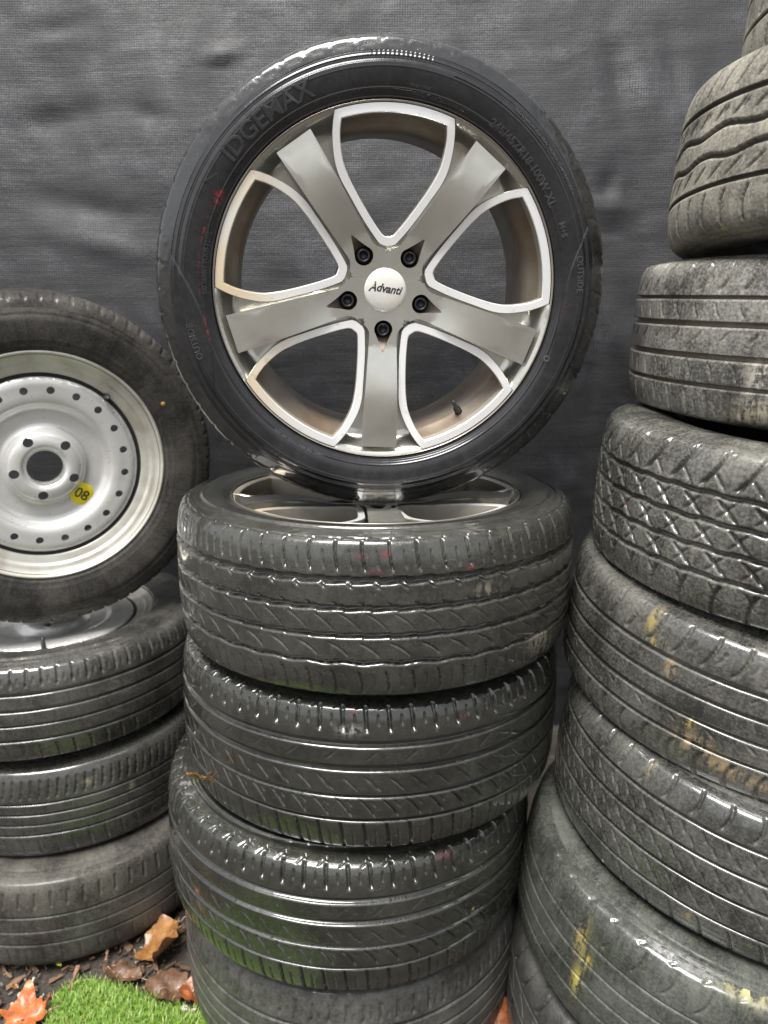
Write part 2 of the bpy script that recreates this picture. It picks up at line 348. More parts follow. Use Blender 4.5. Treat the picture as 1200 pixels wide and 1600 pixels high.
def make_tyre(root, R, Wd, Rb, tw, pattern, mat, c, half, fine=.0020, coarse=.010, zc=0.0, swmat=None, blobs=(), phase=0.0, sw_detail=None, sides=(1, -1), liner=True, dscale=1.0):
    """parts: tread, sidewall x2 (inner_liner) with the tyre's axis on the root's local Z, mid-plane at z = zc"""
    P, d, N = tyre_profile(R, Wd, Rb, tw)
    wmax = np.interp(-(R-.030), -P[:, 1], d)
    th = columns(R, c, half, fine, coarse); n = len(th)
    w = np.linspace(wmax, -wmax, int(2*wmax/(fine*1.05))); rec = Rec(); pattern(rec); w = np.r_[w, np.array(rec.e)*1e-3] if fine < .003 else w; w = np.sort(w)[::-1]; w = w[np.r_[True, np.diff(w) < -.0004]]
    m = len(w); aw = np.abs(w); sg = np.where(w < 0, -1, 1)
    pz = np.interp(aw, d, P[:, 0])*sg; pr = np.interp(aw, d, P[:, 1]); nz = np.interp(aw, d, N[:, 0])*sg; nr = np.interp(aw, d, N[:, 1])
    TH, WG = np.meshgrid(th+phase, w, indexing='ij')
    pt = Pat(TH, WG, R); pattern(pt)
    dep = dscale*pt.d*np.clip((wmax-np.abs(WG))/.006, 0, 1)
    lump = .0005*np.sin(TH*7+WG*30)+.0003*np.sin(TH*19-WG*55)
    e = dep+lump*.6
    r = pr[None]-nr[None]*e; z = pz[None]-nz[None]*e+zc
    T0 = th[:, None]
    V = np.stack([r*np.cos(T0), r*np.sin(T0), z], -1)
    me = mesh_np('tread', V, grid_faces(n, m, cu=True))
    float_attr(me, 'groove', np.clip(dep/.004, 0, 1)); vec_attr(me, 'tuv', np.stack([R*(T0-c)+0*WG, WG, 0*WG], -1))
    pa = np.zeros((n, m, 4))
    for (bt, bw, rs, rw, colr, al) in blobs:
        q = np.exp(-((((T0-bt+PI) % (2*PI)-PI)*R/rs)**2+((WG-bw)/rw)**2)*1.2)*al
        k = q > pa[..., 3]; pa[k, :3] = colr; pa[..., 3] = np.maximum(pa[..., 3], q)
    col_attr(me, 'paint', pa)
    link('tread', me, root, [mat])
    # sidewalls
    ds = d[d >= wmax-.002]; ds = np.linspace(ds[0], d[-1], 46 if sw_detail is None else 110)
    qz = np.interp(ds, d, P[:, 0]); qr = np.interp(ds, d, P[:, 1]); mz = np.interp(ds, d, N[:, 0]); mr = np.interp(ds, d, N[:, 1])
    t = (ds-ds[0])/(ds[-1]-ds[0])
    ridge = -.0006*np.exp(-(t/.03)**2)
    for t0, a, wd in ((.10, .0008, .012), (.16, -.0006, .012), (.66, .0007, .012), (.80, .0012, .016), (.86, -.0008, .012), (.93, .0008, .012)): ridge = ridge+a*np.exp(-((t-t0)/wd)**2)
    for sgn in sides:
        nn = 200 if sw_detail is None or sgn < 0 else 1300
        ths = np.linspace(c-PI, c+PI, nn, endpoint=False)
        hh = np.broadcast_to(ridge[None], (nn, len(t))).copy(); rr = qr[None]; pa = np.zeros((nn, len(t), 4))
        if sw_detail is not None and sgn > 0:
            add, pa = sw_detail(ths[:, None], np.broadcast_to(t[None], (nn, len(t))), np.broadcast_to(qr[None], (nn, len(t)))); hh = hh+add
        r = qr[None]+mr[None]*hh; z = (qz[None]+mz[None]*hh)*sgn+zc
        V = np.stack([r*np.cos(ths)[:, None], r*np.sin(ths)[:, None], z], -1)
        me = mesh_np('sidewall', V, grid_faces(nn, len(t), cu=True, flip=(sgn > 0)))
        float_attr(me, 'groove', np.zeros((nn, len(t)))); vec_attr(me, 'tuv', np.stack([R*(ths[:, None]-c)+0*rr, rr+0*ths[:, None], 0*rr+0*ths[:, None]+sgn], -1)); col_attr(me, 'paint', pa)
        link('sidewall', me, root, [swmat or mat])
    if liner:
        prof = [(Rb-.004, .42*Wd+zc), (Rb-.006, .36*Wd+zc), (Rb+.02, .40*Wd+zc), (Rb+.5*(R-Rb), .45*Wd+zc), (R-.03, .42*Wd+zc), (R-.016, .3*Wd+zc), (R-.016, -.3*Wd+zc), (R-.03, -.42*Wd+zc), (Rb+.5*(R-Rb), -.45*Wd+zc), (Rb+.02, -.40*Wd+zc), (Rb-.006, -.36*Wd+zc), (Rb-.004, -.42*Wd+zc)]
        link('inner_liner', lathe('inner_liner', prof, 72), root, [M['black']])
    return P, d
def lying(X, Y, Z, ta, tb, spin=0.0):
    up = Vector((-ta, -tb, 1)).normalized(); x = Vector((1, 0, ta)); x = (x-up*x.dot(up)).normalized(); y = up.cross(x)
    m = Matrix((x, y, up)).transposed().to_4x4(); m.translation = (X, Y, Z+H); return m
def facing(X, Y, Z, yaw, lean):
    n = Vector((math.sin(yaw)*math.cos(lean), -math.cos(yaw)*math.cos(lean), math.sin(lean))); a = Vector((math.cos(yaw), math.sin(yaw), 0)); b = n.cross(a)
    m = Matrix((a, b, n)).transposed().to_4x4(); m.translation = (X, Y, Z+H); return m
def pick(mat, R, px, py):
    """angle and width position where the pixel's ray meets the tread cylinder"""
    mi = np.array(mat.inverted()); o = mi[:3, :3] @ CAM+mi[:3, 3]; d = mi[:3, :3] @ ray(px, py)
    a = d[0]**2+d[1]**2; b = 2*(o[0]*d[0]+o[1]*d[1]); c = o[0]**2+o[1]**2-R*R; q = max(0, b*b-4*a*c); t = (-b-math.sqrt(q))/(2*a); p = o+t*d
    return math.atan2(p[1], p[0]), p[2]
def cam_angle(mat):
    o = np.array(mat.inverted()) @ np.r_[CAM, 1]; return math.atan2(o[1], o[0])

# ================================================================ SETTING
def ground_material():
    t = NT('wet_soil'); o = t.obj(); n1 = t.noise(o, 3, 7, .6); n2 = t.noise(o, 45, 8, .7); n3 = t.noise(o, 220, 5, .7)
    c = t.mix(t.ramp(n1, .35, .65), (.022, .018, .014), (.048, .040, .031)); c = t.mix(t.ramp(n2, .5, .7), c, (.075, .060, .047)); c = t.mix(t.ramp(n3, .6, .75), c, (.15, .14, .12))
    t.set(Base_Color=c, Roughness=t.ramp(n2, .3, .7, .35, .8)); t.bump(t.math('ADD', n2, t.math('MULTIPLY', n3, .5)), .8, .008); return t.m
def build_ground():
    xs = np.r_[-150, -60, -20, -6, np.linspace(-2.6, 2.6, 131), 6, 20, 60, 150]; ys = np.r_[-150, -60, -20, -6, -2, np.linspace(-.6, 3.0, 91), 6, 20, 60, 150]
    X, Y = np.meshgrid(xs, ys, indexing='ij'); k = np.exp(-((np.abs(X)/2.4)**6))*np.exp(-((np.abs(Y-1.2)/1.7)**6))
    Z = -.006+k*np.array([[.007*noise.fractal((x*6, y*6, .3), .6, 2, 4)+.004*noise.noise((x*2, y*2, 4)) for y in ys] for x in xs])
    me = mesh_np('ground', np.stack([X, Y, Z], -1), grid_faces(len(xs), len(ys), flip=True))
    tag(link('ground', me, None, [ground_material()]), 'dark damp soil strewn with mulch under the tyre stacks', 'ground', kind='structure')
build_ground()

TARP_Y = 2.02
def tarp_material():
    t = NT('woven_shade_cloth'); uv = t.attr('tuv').outputs['Vector']
    n1 = t.noise(uv, 1.6, 6, .6); n2 = t.noise(t.map(uv, (1, 1, 1), (3, 5, 0)), 7, 7, .65, .4); n3 = t.noise(t.map(uv, (6, 60, 1)), 1, 5, .7); n4 = t.noise(uv, 90, 4, .7)
    a = t.n('TexWave', wave_type='BANDS', bands_direction='X'); a.inputs['Scale'].default_value = 50; a.inputs['Distortion'].default_value = .8; a.inputs['Detail Scale'].default_value = 3; t.l(uv, a.inputs['Vector'])
    b = t.n('TexWave', wave_type='BANDS', bands_direction='Y'); b.inputs['Scale'].default_value = 58; b.inputs['Distortion'].default_value = .8; b.inputs['Detail Scale'].default_value = 3; t.l(uv, b.inputs['Vector'])
    wv = t.math('MULTIPLY', a.outputs['Fac'], b.outputs['Fac'])
    c = t.mix(t.ramp(n1, .3, .7), (.016, .0168, .0192), (.025, .026, .0285)); c = t.mix(t.math('MULTIPLY', t.ramp(n2, .50, .75), .3), c, (.062, .063, .072))
    c = t.mix(t.math('MULTIPLY', wv, t.ramp(n2, .50, .68, .03, .5)), c, (.11, .108, .13))
    c = t.mix(t.math('MULTIPLY', t.ramp(n4, .62, .74), .35), c, (.13, .13, .145))
    t.set(Base_Color=c, Roughness=t.ramp(n2, .35, .65, .6, .42), Specular_IOR_Level=.45)
    h = t.math('ADD', t.math('MULTIPLY', wv, .28), t.math('ADD', t.math('MULTIPLY', n3, .6), t.math('MULTIPLY', n4, .35)))
    t.bump(h, .8, .0030); return t.m
def build_tarp():
    xs = np.linspace(-2.6, 2.6, 300); zs = np.linspace(.0, 2.75, 170); X, Zg = np.meshgrid(xs, zs, indexing='ij')
    D = np.zeros_like(X)
    for i, x in enumerate(xs):
        for j, z in enumerate(zs):
            D[i, j] = .005*noise.fractal((x*1.6+z*.5, z*1.4, 1.7), .7, 2, 3)+.0018*noise.fractal((x*3+4, z*16-x*3, 3.1), .6, 2, 3)+.0022*noise.noise((x*16+z*9, z*6, 8))+.0014*noise.fractal((x*30, z*34, 2.), .7, 2, 2)
    def crease(px, py, px2, py2, wd, dep):
        nonlocal D
        def hit(a, b): d = ray(a, b); k = TARP_Y/d[1]; return d*k+CAM
        p, q = hit(px, py), hit(px2, py2); ax, az, bx, bz = p[0], p[2], q[0], q[2]
        L = math.hypot(bx-ax, bz-az); ux, uz = (bx-ax)/L, (bz-az)/L; t = np.clip(((X-ax)*ux+(Zg-az)*uz)/L, 0, 1)
        dist = np.hypot(X-ax-t*L*ux, Zg-az-t*L*uz); D += dep*np.exp(-(dist/wd)**2)*np.sin(PI*np.clip(t, .08, .92))
    for a in ((956, 262, 950, 312, .016, .014), (925, 364, 995, 368, .008, .012), (905, 320, 990, 326, .016, -.010), (310, 80, 370, 62, .012, -.014), (190, 165, 250, 178, .014, .010),
              (20, 300, 240, 345, .03, .010), (60, 360, 270, 410, .025, -.008), (1000, 40, 1030, 260, .03, -.012), (1060, 30, 1075, 180, .025, .012), (965, 20, 985, 200, .03, .010), (0, 40, 120, 15, .012, .007), (930, 400, 920, 700, .02, .016), (960, 480, 1000, 640, .03, -.012), (0, 200, 200, 150, .03, .008), (1010, 100, 985, 700, .06, .012), (1075, 0, 1050, 420, .06, -.012), (90, 0, 60, 420, .09, .016), (240, 0, 255, 360, .08, -.012)):
        crease(*a)
    belly = np.where(Zg < 1.2, .13*((1.2-Zg)/1.2)**1.5, .30*((Zg-1.2)/1.55)**1.35)-.03  # made-up sag: tilts the top towards the overhead light, the foot away
    V = np.stack([X, TARP_Y+D+belly, Zg], -1)
    me = mesh_np('cloth', V, grid_faces(300, 170, flip=False)); vec_attr(me, 'tuv', np.stack([X, Zg, 0*X], -1))
    root = empty('shade_cloth_screen', Matrix.Translation((0, TARP_Y, 0)))
    tag(root, 'crumpled black woven shade cloth hung as a screen behind all the tyres', 'screen')
    o = link('cloth', me, root, [tarp_material()]); o.matrix_parent_inverse = Matrix.Translation((0, -TARP_Y, 0))
    for x in (-2.3, -.75, .75, 2.3):
        m = lathe('post', [(.0, 2.8), (.022, 2.79), (.024, 2.7), (.024, 0), (0, 0)], 16); link('post', m, root, [M['valve']]).location = (x, .36, 0)
    m = lathe('rail', [(0, 2.6), (.016, 2.6), (.016, -2.6), (0, -2.6)], 16); r = link('rail', m, root, [M['valve']]); r.location = (0, .29, 2.765); r.rotation_euler = (0, PI/2, 0)
build_tarp()

# ================================================================ ALLOY WHEEL
def zface(r): return -.003-.019*np.clip(1-(np.asarray(r)/.235)**1.6, 0, 1)
def zplate(r):
    r = np.asarray(r); k = np.clip((r-.2195)/(.2462-.2195), 0, 1); k = k*k*(3-2*k)
    return (zface(r)-.027)*(1-k)+(-.0015)*k
def arc(r, a, b, n): t = np.linspace(a, b, n); return np.stack([r*np.sin(t), r*np.cos(t)], -1)
def window_loop(side, r, n1=34, n2=26):
    s = catmull(np.array(side)*1e-3, 10); a = math.atan2(s[-1, 0], s[-1, 1]); s = resample(s, n1)
    ar = arc(r, a, -a, n2+2)
    L = np.concatenate([s[:-1], ar[:-1], (s*[-1, 1])[::-1][:-1]])   # clockwise from the inner tip
    return L[::-1]
W_OUT = window_loop([(0, 60.5), (8, 60.8), (14.5, 65.5), (36, 92), (60, 127), (73, 147), (80.5, 166), (84.5, 190), (85, 210), (83, 230.7)], .2452)
W_IN = window_loop([(0, 74.5), (5.5, 74.8), (10.5, 79), (26, 98.5), (48.5, 131), (62.5, 155), (69, 172), (72.8, 193), (73.4, 209), (72, 220.5)], .2320)
def rot2(P, a): c, s = math.cos(a), math.sin(a); return P @ np.array([[c, s], [-s, c]])
def lift(P, dz, f=zface): r = np.linalg.norm(P, axis=1); return np.column_stack([P, f(r)+dz])
def alloy_meshes():
    out = {}
    mb = MB(); mixl = lambda t: W_OUT*(1-t)+W_IN*t
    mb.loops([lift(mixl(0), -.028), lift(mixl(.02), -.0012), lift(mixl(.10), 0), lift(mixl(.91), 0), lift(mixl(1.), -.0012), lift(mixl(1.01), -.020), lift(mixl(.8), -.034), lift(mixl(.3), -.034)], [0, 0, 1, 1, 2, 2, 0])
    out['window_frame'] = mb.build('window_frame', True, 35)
    # groove floor with the five windows cut out
    th = np.linspace(0, 2*PI, 180, endpoint=False); circ = lambda r, n=180: np.stack([r*np.cos(np.linspace(0, 2*PI, n, endpoint=False)), r*np.sin(np.linspace(0, 2*PI, n, endpoint=False))], -1)
    st = np.concatenate([circ(r, max(20, int(r*700))) for r in (.04, .06, .08, .1, .12, .14, .16, .18, .195, .206, .213, .220, .226, .231, .236, .240, .2435)])
    holes = [rot2(W_OUT*.999, k*2*PI/5) for k in range(5)]
    P, F = cdt(circ(.2460), holes, st); out['wheel_face'] = mesh_np('wheel_face', lift(P, 0, zplate), F)
    # spoke: raised slab with its slice of the hub and the lug pocket
    a36 = math.radians(36)
    right = catmull(np.array([(32.0, 44.0), (24.5, 49.5), (18.5, 57.5), (16.4, 68), (17.9, 100), (21, 165)])*1e-3, 8); right = np.concatenate([right, np.array([(24.3, 230)])*1e-3])
    inner = arc(.027, -a36, a36, 14)
    OUT = np.concatenate([inner, right, (right*[-1, 1])[::-1]])[::-1]          # ccw
    cen = OUT.mean(0); nrm = np.roll(OUT, -1, 0)-np.roll(OUT, 1, 0); nrm = np.stack([-nrm[:, 1], nrm[:, 0]], -1); nrm /= np.linalg.norm(nrm, axis=1)[:, None]
    flank = np.array([1.0 if (abs(p[0]) > .001 and np.linalg.norm(p) > .0545) else 0.0 for p in OUT])[:, None]
    rad = np.linalg.norm(OUT, axis=1); seam = (np.abs(np.abs(np.arctan2(OUT[:, 0], OUT[:, 1]))-a36) < .004) & (rad > .05)
    nrm[seam] = -OUT[seam]/rad[seam][:, None]; flank[seam] = 1
    IN = OUT+nrm*.0042*flank
    def clamp(Q):
        a = np.arctan2(Q[:, 0], Q[:, 1]); r_ = np.linalg.norm(Q, axis=1); a = np.clip(a, -a36, a36); return np.stack([r_*np.sin(a), r_*np.cos(a)], -1)
    IN = clamp(IN); MID1 = clamp(OUT+nrm*.0003*flank); MID2 = clamp(OUT+nrm*.0012*flank)
    tt = np.linspace(0, 2*PI, 40, endpoint=False); tear = []
    for a in tt:
        x, y = .0138*math.sin(a), .0138*math.cos(a)
        if y > 0: k = (y/.0138); y = y+.019*k**3; x *= (1-.55*k**2)
        tear.append((x, .0572+y))
    tear = np.array(tear)[::-1]
    top = lambda r: zface(r)+.0018+.0085*np.sin(PI*np.clip((np.asarray(r)-.085)/.145, 0, 1))**1.0
    sx, sy = np.meshgrid(np.linspace(-.028, .028, 9), np.linspace(.03, .222, 34)); sx = sx*.98; st2 = np.stack([sx.ravel(), sy.ravel()], -1)
    P, F = cdt(IN, [tear], st2); mb = MB(); mb.add(lift(P, 0, top), F, 0)
    mb.loops([lift(OUT, -.034, top), lift(MID1, -.0034, top), lift(MID2, -.0020, top), lift(IN, 0, top)], 0)
    fl = lambda Q: np.column_stack([Q, top(np.linalg.norm(Q, axis=1))-.019*np.clip(1-(Q[:, 1]-.062)/.026, .0, 1)])
    mb.loops([lift(tear, 0, top), fl(tear*[.97, 1])], 1, flip=False)
    P, F = cdt(tear*[.97, 1], [], st2); mb.add(fl(P), F, 1)
    out['spoke'] = mb.build('spoke', True, 40)
    # rim lip and barrel
    out['lip'] = lathe('lip', [(.2458, -.0018), (.2462, .0004), (.2466, .0009), (.2472, .0004), (.2476, -.002), (.2476, -.014), (.243, -.02)][::-1], 200)
    out['barrel'] = lathe('barrel', [(.2455, -.008), (.2390, -.012), (.2345, -.020), (.231, -.032), (.2265, -.040), (.2225, -.046), (.2175, -.052), (.2160, -.075), (.2165, -.12), (.2215, -.128), (.2235, -.185), (.232, -.196), (.2345, -.205), (.2460, -.208), (.2460, -.215)], 160)
    out['lug_nut'] = lathe('lug_nut', [(.0001, -.010), (.0058, -.010), (.0062, -.0035), (.0080, -.0022), (.0096, -.0035), (.0099, -.009), (.0120, -.0108), (.0125, -.013), (.0125, -.021)], 24)
    out['centre_cap'] = lathe('centre_cap', [(.0001, .0042), (.008, .0041), (.018, .0035), (.0275, .0020), (.0305, .0008), (.0318, -.0014), (.0328, -.0016), (.0334, -.0030), (.0334, -.012)], 64)
    out['hub_back'] = lathe('hub_back', [(.075, -.045), (.075, -.075), (.034, -.078), (.034, -.04)], 48)
    return out
AM = alloy_meshes()
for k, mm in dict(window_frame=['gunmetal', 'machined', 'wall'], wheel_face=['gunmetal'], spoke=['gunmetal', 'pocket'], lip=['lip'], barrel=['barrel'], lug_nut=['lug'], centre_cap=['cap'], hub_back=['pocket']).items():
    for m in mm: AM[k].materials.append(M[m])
def text_geo(s, size, extrude=.0003, shear=0, bold=0, sx=1.0, bev=0.0):
    cu = bpy.data.curves.new('t', 'FONT'); cu.body = s; cu.size = size; cu.extrude = extrude; cu.shear = shear; cu.offset = bold; cu.resolution_u = 3; cu.bevel_depth = bev; cu.bevel_resolution = 1
    o = bpy.data.objects.new('t', cu); COL.objects.link(o); dg = bpy.context.evaluated_depsgraph_get(); dg.update()
    me = o.evaluated_get(dg).to_mesh(); V = np.array([v.co[:] for v in me.vertices]); F = [tuple(p.vertices) for p in me.polygons]
    o.evaluated_get(dg).to_mesh_clear(); bpy.data.objects.remove(o); bpy.data.curves.remove(cu)
    V[:, 0] *= sx; V[:, 0] -= V[:, 0].min(); return V, F
def raw_mesh(name, V, F, mat):
    me = bpy.data.meshes.new(name); me.from_pydata([tuple(v) for v in V], [], F); me.update(); me.materials.append(mat); return me
def cap_text(parent):
    V, F = text_geo('Advanti', .0165, .0003, .28, .0004); V[:, 0] *= .050/V[:, 0].max(); V[:, 0] -= .025; V[:, 1] -= .003
    big = V[:, 0] < -.0145; V[big, 1] = (V[big, 1]+.003)*1.22-.0045
    V[:, 2] += .0043-3.2*(V[:, 0]**2+V[:, 1]**2)
    link('name_lettering', raw_mesh('name_lettering', V, F, M['ink']), parent)
    V, F = text_geo('RACING', .0042, .0002, .2); V[:, 0] += .002; V[:, 1] -= .0125; V[:, 2] += .0040-3.0*(V[:, 0]**2+V[:, 1]**2)
    link('small_lettering', raw_mesh('small_lettering', V, F, M['ink_grey']), parent)
    xs = np.linspace(-.027, .026, 30); L = [[(x, y, .0041-3.0*(x*x+y*y)) for x in xs] for y in (-.0056, -.0062)]; mb = MB(); mb.loops(L, 0, closed=False)
    mb.loops([[(x, y, .0041-3.0*(x*x+y*y)) for x in xs] for y in (-.0072, -.0076)], 0, closed=False, flip=False)
    link('underline', mb.build('underline'), parent, [M['ink_grey']])
def add_alloy(root, rot):
    for nm in ('wheel_face', 'lip', 'barrel'): o = link(nm, AM[nm], root); o.rotation_euler = (0, 0, rot)
    link('hub', AM['hub_back'], root)
    for k in range(5):
        a = rot+k*2*PI/5
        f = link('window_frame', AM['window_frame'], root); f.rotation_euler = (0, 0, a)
        s = link('spoke', AM['spoke'], root); s.rotation_euler = (0, 0, a+PI)
        g = link('lug_nut', AM['lug_nut'], s); g.location = (0, .0572, float(zface(.0572))+.0018)
    c = link('centre_cap', AM['centre_cap'], root); c.location = (0, 0, float(zface(0))+.0025); c.rotation_euler = (0, 0, -.16)
    cap_text(c)
    v = link('valve_stem', lathe('valve_stem', [(.0001, .03), (.003, .03), (.0032, .012), (.0055, .010), (.006, 0), (.0075, -.004), (.0001, -.004)], 16), root, [M['valve']])
    va = rot-PI/2+.62; v.location = (.2225*math.cos(va), .2225*math.sin(va), -.044); v.rotation_euler = (0, 0, 0)
    v.rotation_euler = Vector((-math.cos(va)*.8, -math.sin(va)*.8, .6)).to_track_quat('Z', 'Y').to_euler()

# rubber kinds
RB = {}
RB['face'] = rubber('wet_black_sidewall', (.012, .012, .014), (.07, .065, .06), .12, wet=1.4, seed=1, rough=.24, scuff=.08, bump=.14, crough=.07, coat=.45)
RB['upright'] = rubber('wet_shoulder_rubber', (.014, .014, .014), (.05, .05, .047), .2, wet=1.3, seed=8, rough=.3, scuff=.4, bump=.3, crough=.06)
RB['wave'] = rubber('wet_black_tread', (.027, .027, .023), (.085, .085, .068), .28, wet=1.25, seed=2, rough=.34, scuff=.4, bump=.65, crough=.06, beads=1.2)
RB['dart'] = rubber('soaked_black_tread', (.018, .018, .015), (.070, .070, .055), .18, wet=1.35, seed=3, rough=.30, scuff=.3, bump=.8, crough=.05, beads=1.8)
RB['dart2'] = rubber('soaked_greenish_tread', (.019, .0195, .016), (.070, .072, .054), .22, wet=1.35, seed=4, rough=.30, scuff=.3, bump=.8, crough=.05, beads=1.8)  # base and dust slightly greener than the other soaked tread
RB['low'] = rubber('worn_grey_tread', (.046, .046, .043), (.15, .145, .13), .5, wet=.6, seed=5, rough=.48)

def arc_text(out, s, size, r0, a0, zr, sx=1.0, bold=.0, ext=.0006):
    """raised letters round the sidewall, reading clockwise with their tops outward, starting at angle a0"""
    V, F = text_geo(s, size, ext, 0, bold, sx, size*.022); a = a0-V[:, 0]/r0; r = r0+V[:, 1]
    Q = np.column_stack([r*np.cos(a), r*np.sin(a), zr(r)+V[:, 2]+.0002]); k = len(out[0]); out[0].extend(map(tuple, Q)); out[1].extend([tuple(i+k for i in f) for f in F])
    return a.min()
LETTER = simple('raised_rubber_lettering', (.038, .038, .040), .24, 0, .2, 90, .0001, .5)  # letters are sidewall rubber, lightened to paint in their highlights
LETTER2 = simple('raised_name_lettering', (.024, .024, .027), .22, 0, .2, 90, .0001, .6)
D2R = PI/180
def face_detail(TH, t, r):
    TH = TH+0*r; add = np.zeros_like(r); pa = np.zeros(r.shape+(4,))
    dang = lambda c: (TH-c*D2R+PI) % (2*PI)-PI
    for c, hwid in ((-2, 19), (192, 21), (62, 8)):
        if c == 62: continue
        x = dang(c)/(hwid*D2R); rb = .2655+.040*np.clip(np.abs(x), 0, 2)**2.2
        ins = sm(r-rb, .0016)*sm(.306-r, .002)*(np.abs(x) < 1.05)
        add += .0011*ins
    x = dang(86); add += .0004*np.sin(x*.3/.0030*2*PI*.5)*(np.abs(x) < 8*D2R)*sm(r-.296, .001)*sm(.3075-r, .001)
    add += .0007*np.exp(-((r-.2895)/.0007)**2)*(np.abs(dang(40)) < 32*D2R)
    add += .0006*np.exp(-((r-.2610)/.0006)**2)
    k = np.abs(r-.2655-.0012*np.sin(TH*9))/.0015; x = dang(178)
    q = np.clip(1.25-k, 0, 1)*np.clip((24*D2R-np.abs(x))/(6*D2R), 0, 1)*(.55+.45*np.sin(TH*23)); pa[..., :3] = (.26, .022, .022); pa[..., 3] = np.maximum(q, 0)*.8
    x2 = dang(152); q = np.exp(-((x2/(2.2*D2R))**2+((r-.262)/.005)**2)); pa[..., 3] = np.maximum(pa[..., 3], q)
    x2 = dang(-6); q = np.exp(-((x2/(1.2*D2R))**2+((r-.266)/.003)**2)); pa[..., 3] = np.maximum(pa[..., 3], q*.35)
    for rr_ in (.2535, .2565, .2855, .2925, .3005): add = add+.0004*np.exp(-((r-rr_)/.0006)**2)
    return add, pa

MID = 'alloy wheels and tyres of the middle stack'
ROT = -.0475
mW = facing(.0037, 1.1392, .0068, .0966, -.0452)
wheel = empty('alloy_wheel', mW)
tag(wheel, 'upright five-spoke alloy wheel with its tyre, balanced on top of the middle stack', 'wheel', MID)
prof, dd = make_tyre(wheel, .335, .245, .243, .206, pat_upright, RB['upright'], 2.4, PI-.02, .0030, .0030, zc=-.115, swmat=RB['face'], sw_detail=face_detail, liner=False, dscale=.4)
i0 = np.argmin(np.abs(prof[:, 1]-.312)); pr = prof[i0:, 1][::-1]; pz = prof[i0:, 0][::-1]
zr = lambda r: np.interp(r, pr, pz)-.115
L1 = ([], []); arc_text(L1, '245/45ZR18 100W XL', .0150, .2585, 57.5*D2R, zr, 1.02, .0002, .0009); link('sidewall_lettering', raw_mesh('sidewall_lettering', L1[0], L1[1], LETTER), wheel)
L1 = ([], []); arc_text(L1, 'M+S', .0120, .2635, 20.5*D2R, zr, .95, .0002, .0009); link('sidewall_lettering', raw_mesh('sidewall_lettering', L1[0], L1[1], LETTER), wheel)
L1 = ([], []); arc_text(L1, 'TREADWEAR 320 TRACTION A TEMPERATURE A', .0064, .2935, 54*D2R, zr, 1.02, .0001, .0007); link('sidewall_lettering', raw_mesh('sidewall_lettering', L1[0], L1[1], LETTER), wheel)
L1 = ([], []); arc_text(L1, 'OUTSIDE', .0128, .2805, 9.8*D2R, lambda r: zr(r)+.001, .98, .0, .0007); link('sidewall_lettering', raw_mesh('sidewall_lettering', L1[0], L1[1], LETTER), wheel)
L1 = ([], []); arc_text(L1, 'OUTSIDE', .0128, .2820, 199.5*D2R, lambda r: zr(r)+.001, .98, .0, .0007); link('sidewall_lettering', raw_mesh('sidewall_lettering', L1[0], L1[1], LETTER), wheel)
L1 = ([], []); arc_text(L1, '100 160061 VOUR-J LITL', .0088, .2555, 181*D2R, zr, .92, .0001, .0008); link('sidewall_lettering', raw_mesh('sidewall_lettering', L1[0], L1[1], LETTER), wheel)
L1 = ([], []); arc_text(L1, 'TUBELESS  STEEL BELTED RADIAL', .0052, .2555, 83*D2R, zr, 1.0, .0001, .0006); link('sidewall_lettering', raw_mesh('sidewall_lettering', L1[0], L1[1], LETTER), wheel)
L1 = ([], []); arc_text(L1, 'TREAD 2 PLIES', .0048, .2640, 84*D2R, zr, 1.0, .0001, .0006); link('sidewall_lettering', raw_mesh('sidewall_lettering', L1[0], L1[1], LETTER), wheel)
L1 = ([], []); arc_text(L1, 'LOAD 100 MAX PRESS 340 KPA', .0062, .2600, 213*D2R+.62, zr, 1.0, .0001, .0006); link('sidewall_lettering', raw_mesh('sidewall_lettering', L1[0], L1[1], LETTER), wheel)
L1 = ([], []); arc_text(L1, 'O', .0120, .2590, -21*D2R, zr, 1.0, .0001, .0008); link('sidewall_lettering', raw_mesh('sidewall_lettering', L1[0], L1[1], LETTER), wheel)
L2 = ([], [])
arc_text(L2, 'IDGEMAX', .0315, .2660, 141.5*D2R, zr, 1.02, .0001, .0010)
tri = [(.0, -.002), (.0, .022), (.020, .010)]
def tri_ring(inset):
    c = np.mean(tri, 0); return [c+(np.array(p)-c)*(1-inset) for p in tri]
A, B = tri_ring(0), tri_ring(.22); k = len(L2[0])
for P_ in (A, B):
    for x, y in P_: a = 150.5*D2R-x/.27; r = .266+y; L2[0].append((r*math.cos(a), r*math.sin(a), float(zr(r))+.0012))
for i in range(3): j = (i+1) % 3; L2[1].append((k+i, k+j, k+3+j, k+3+i))
link('name_lettering', raw_mesh('name_lettering', L2[0], L2[1], LETTER2), wheel)
add_alloy(wheel, ROT)

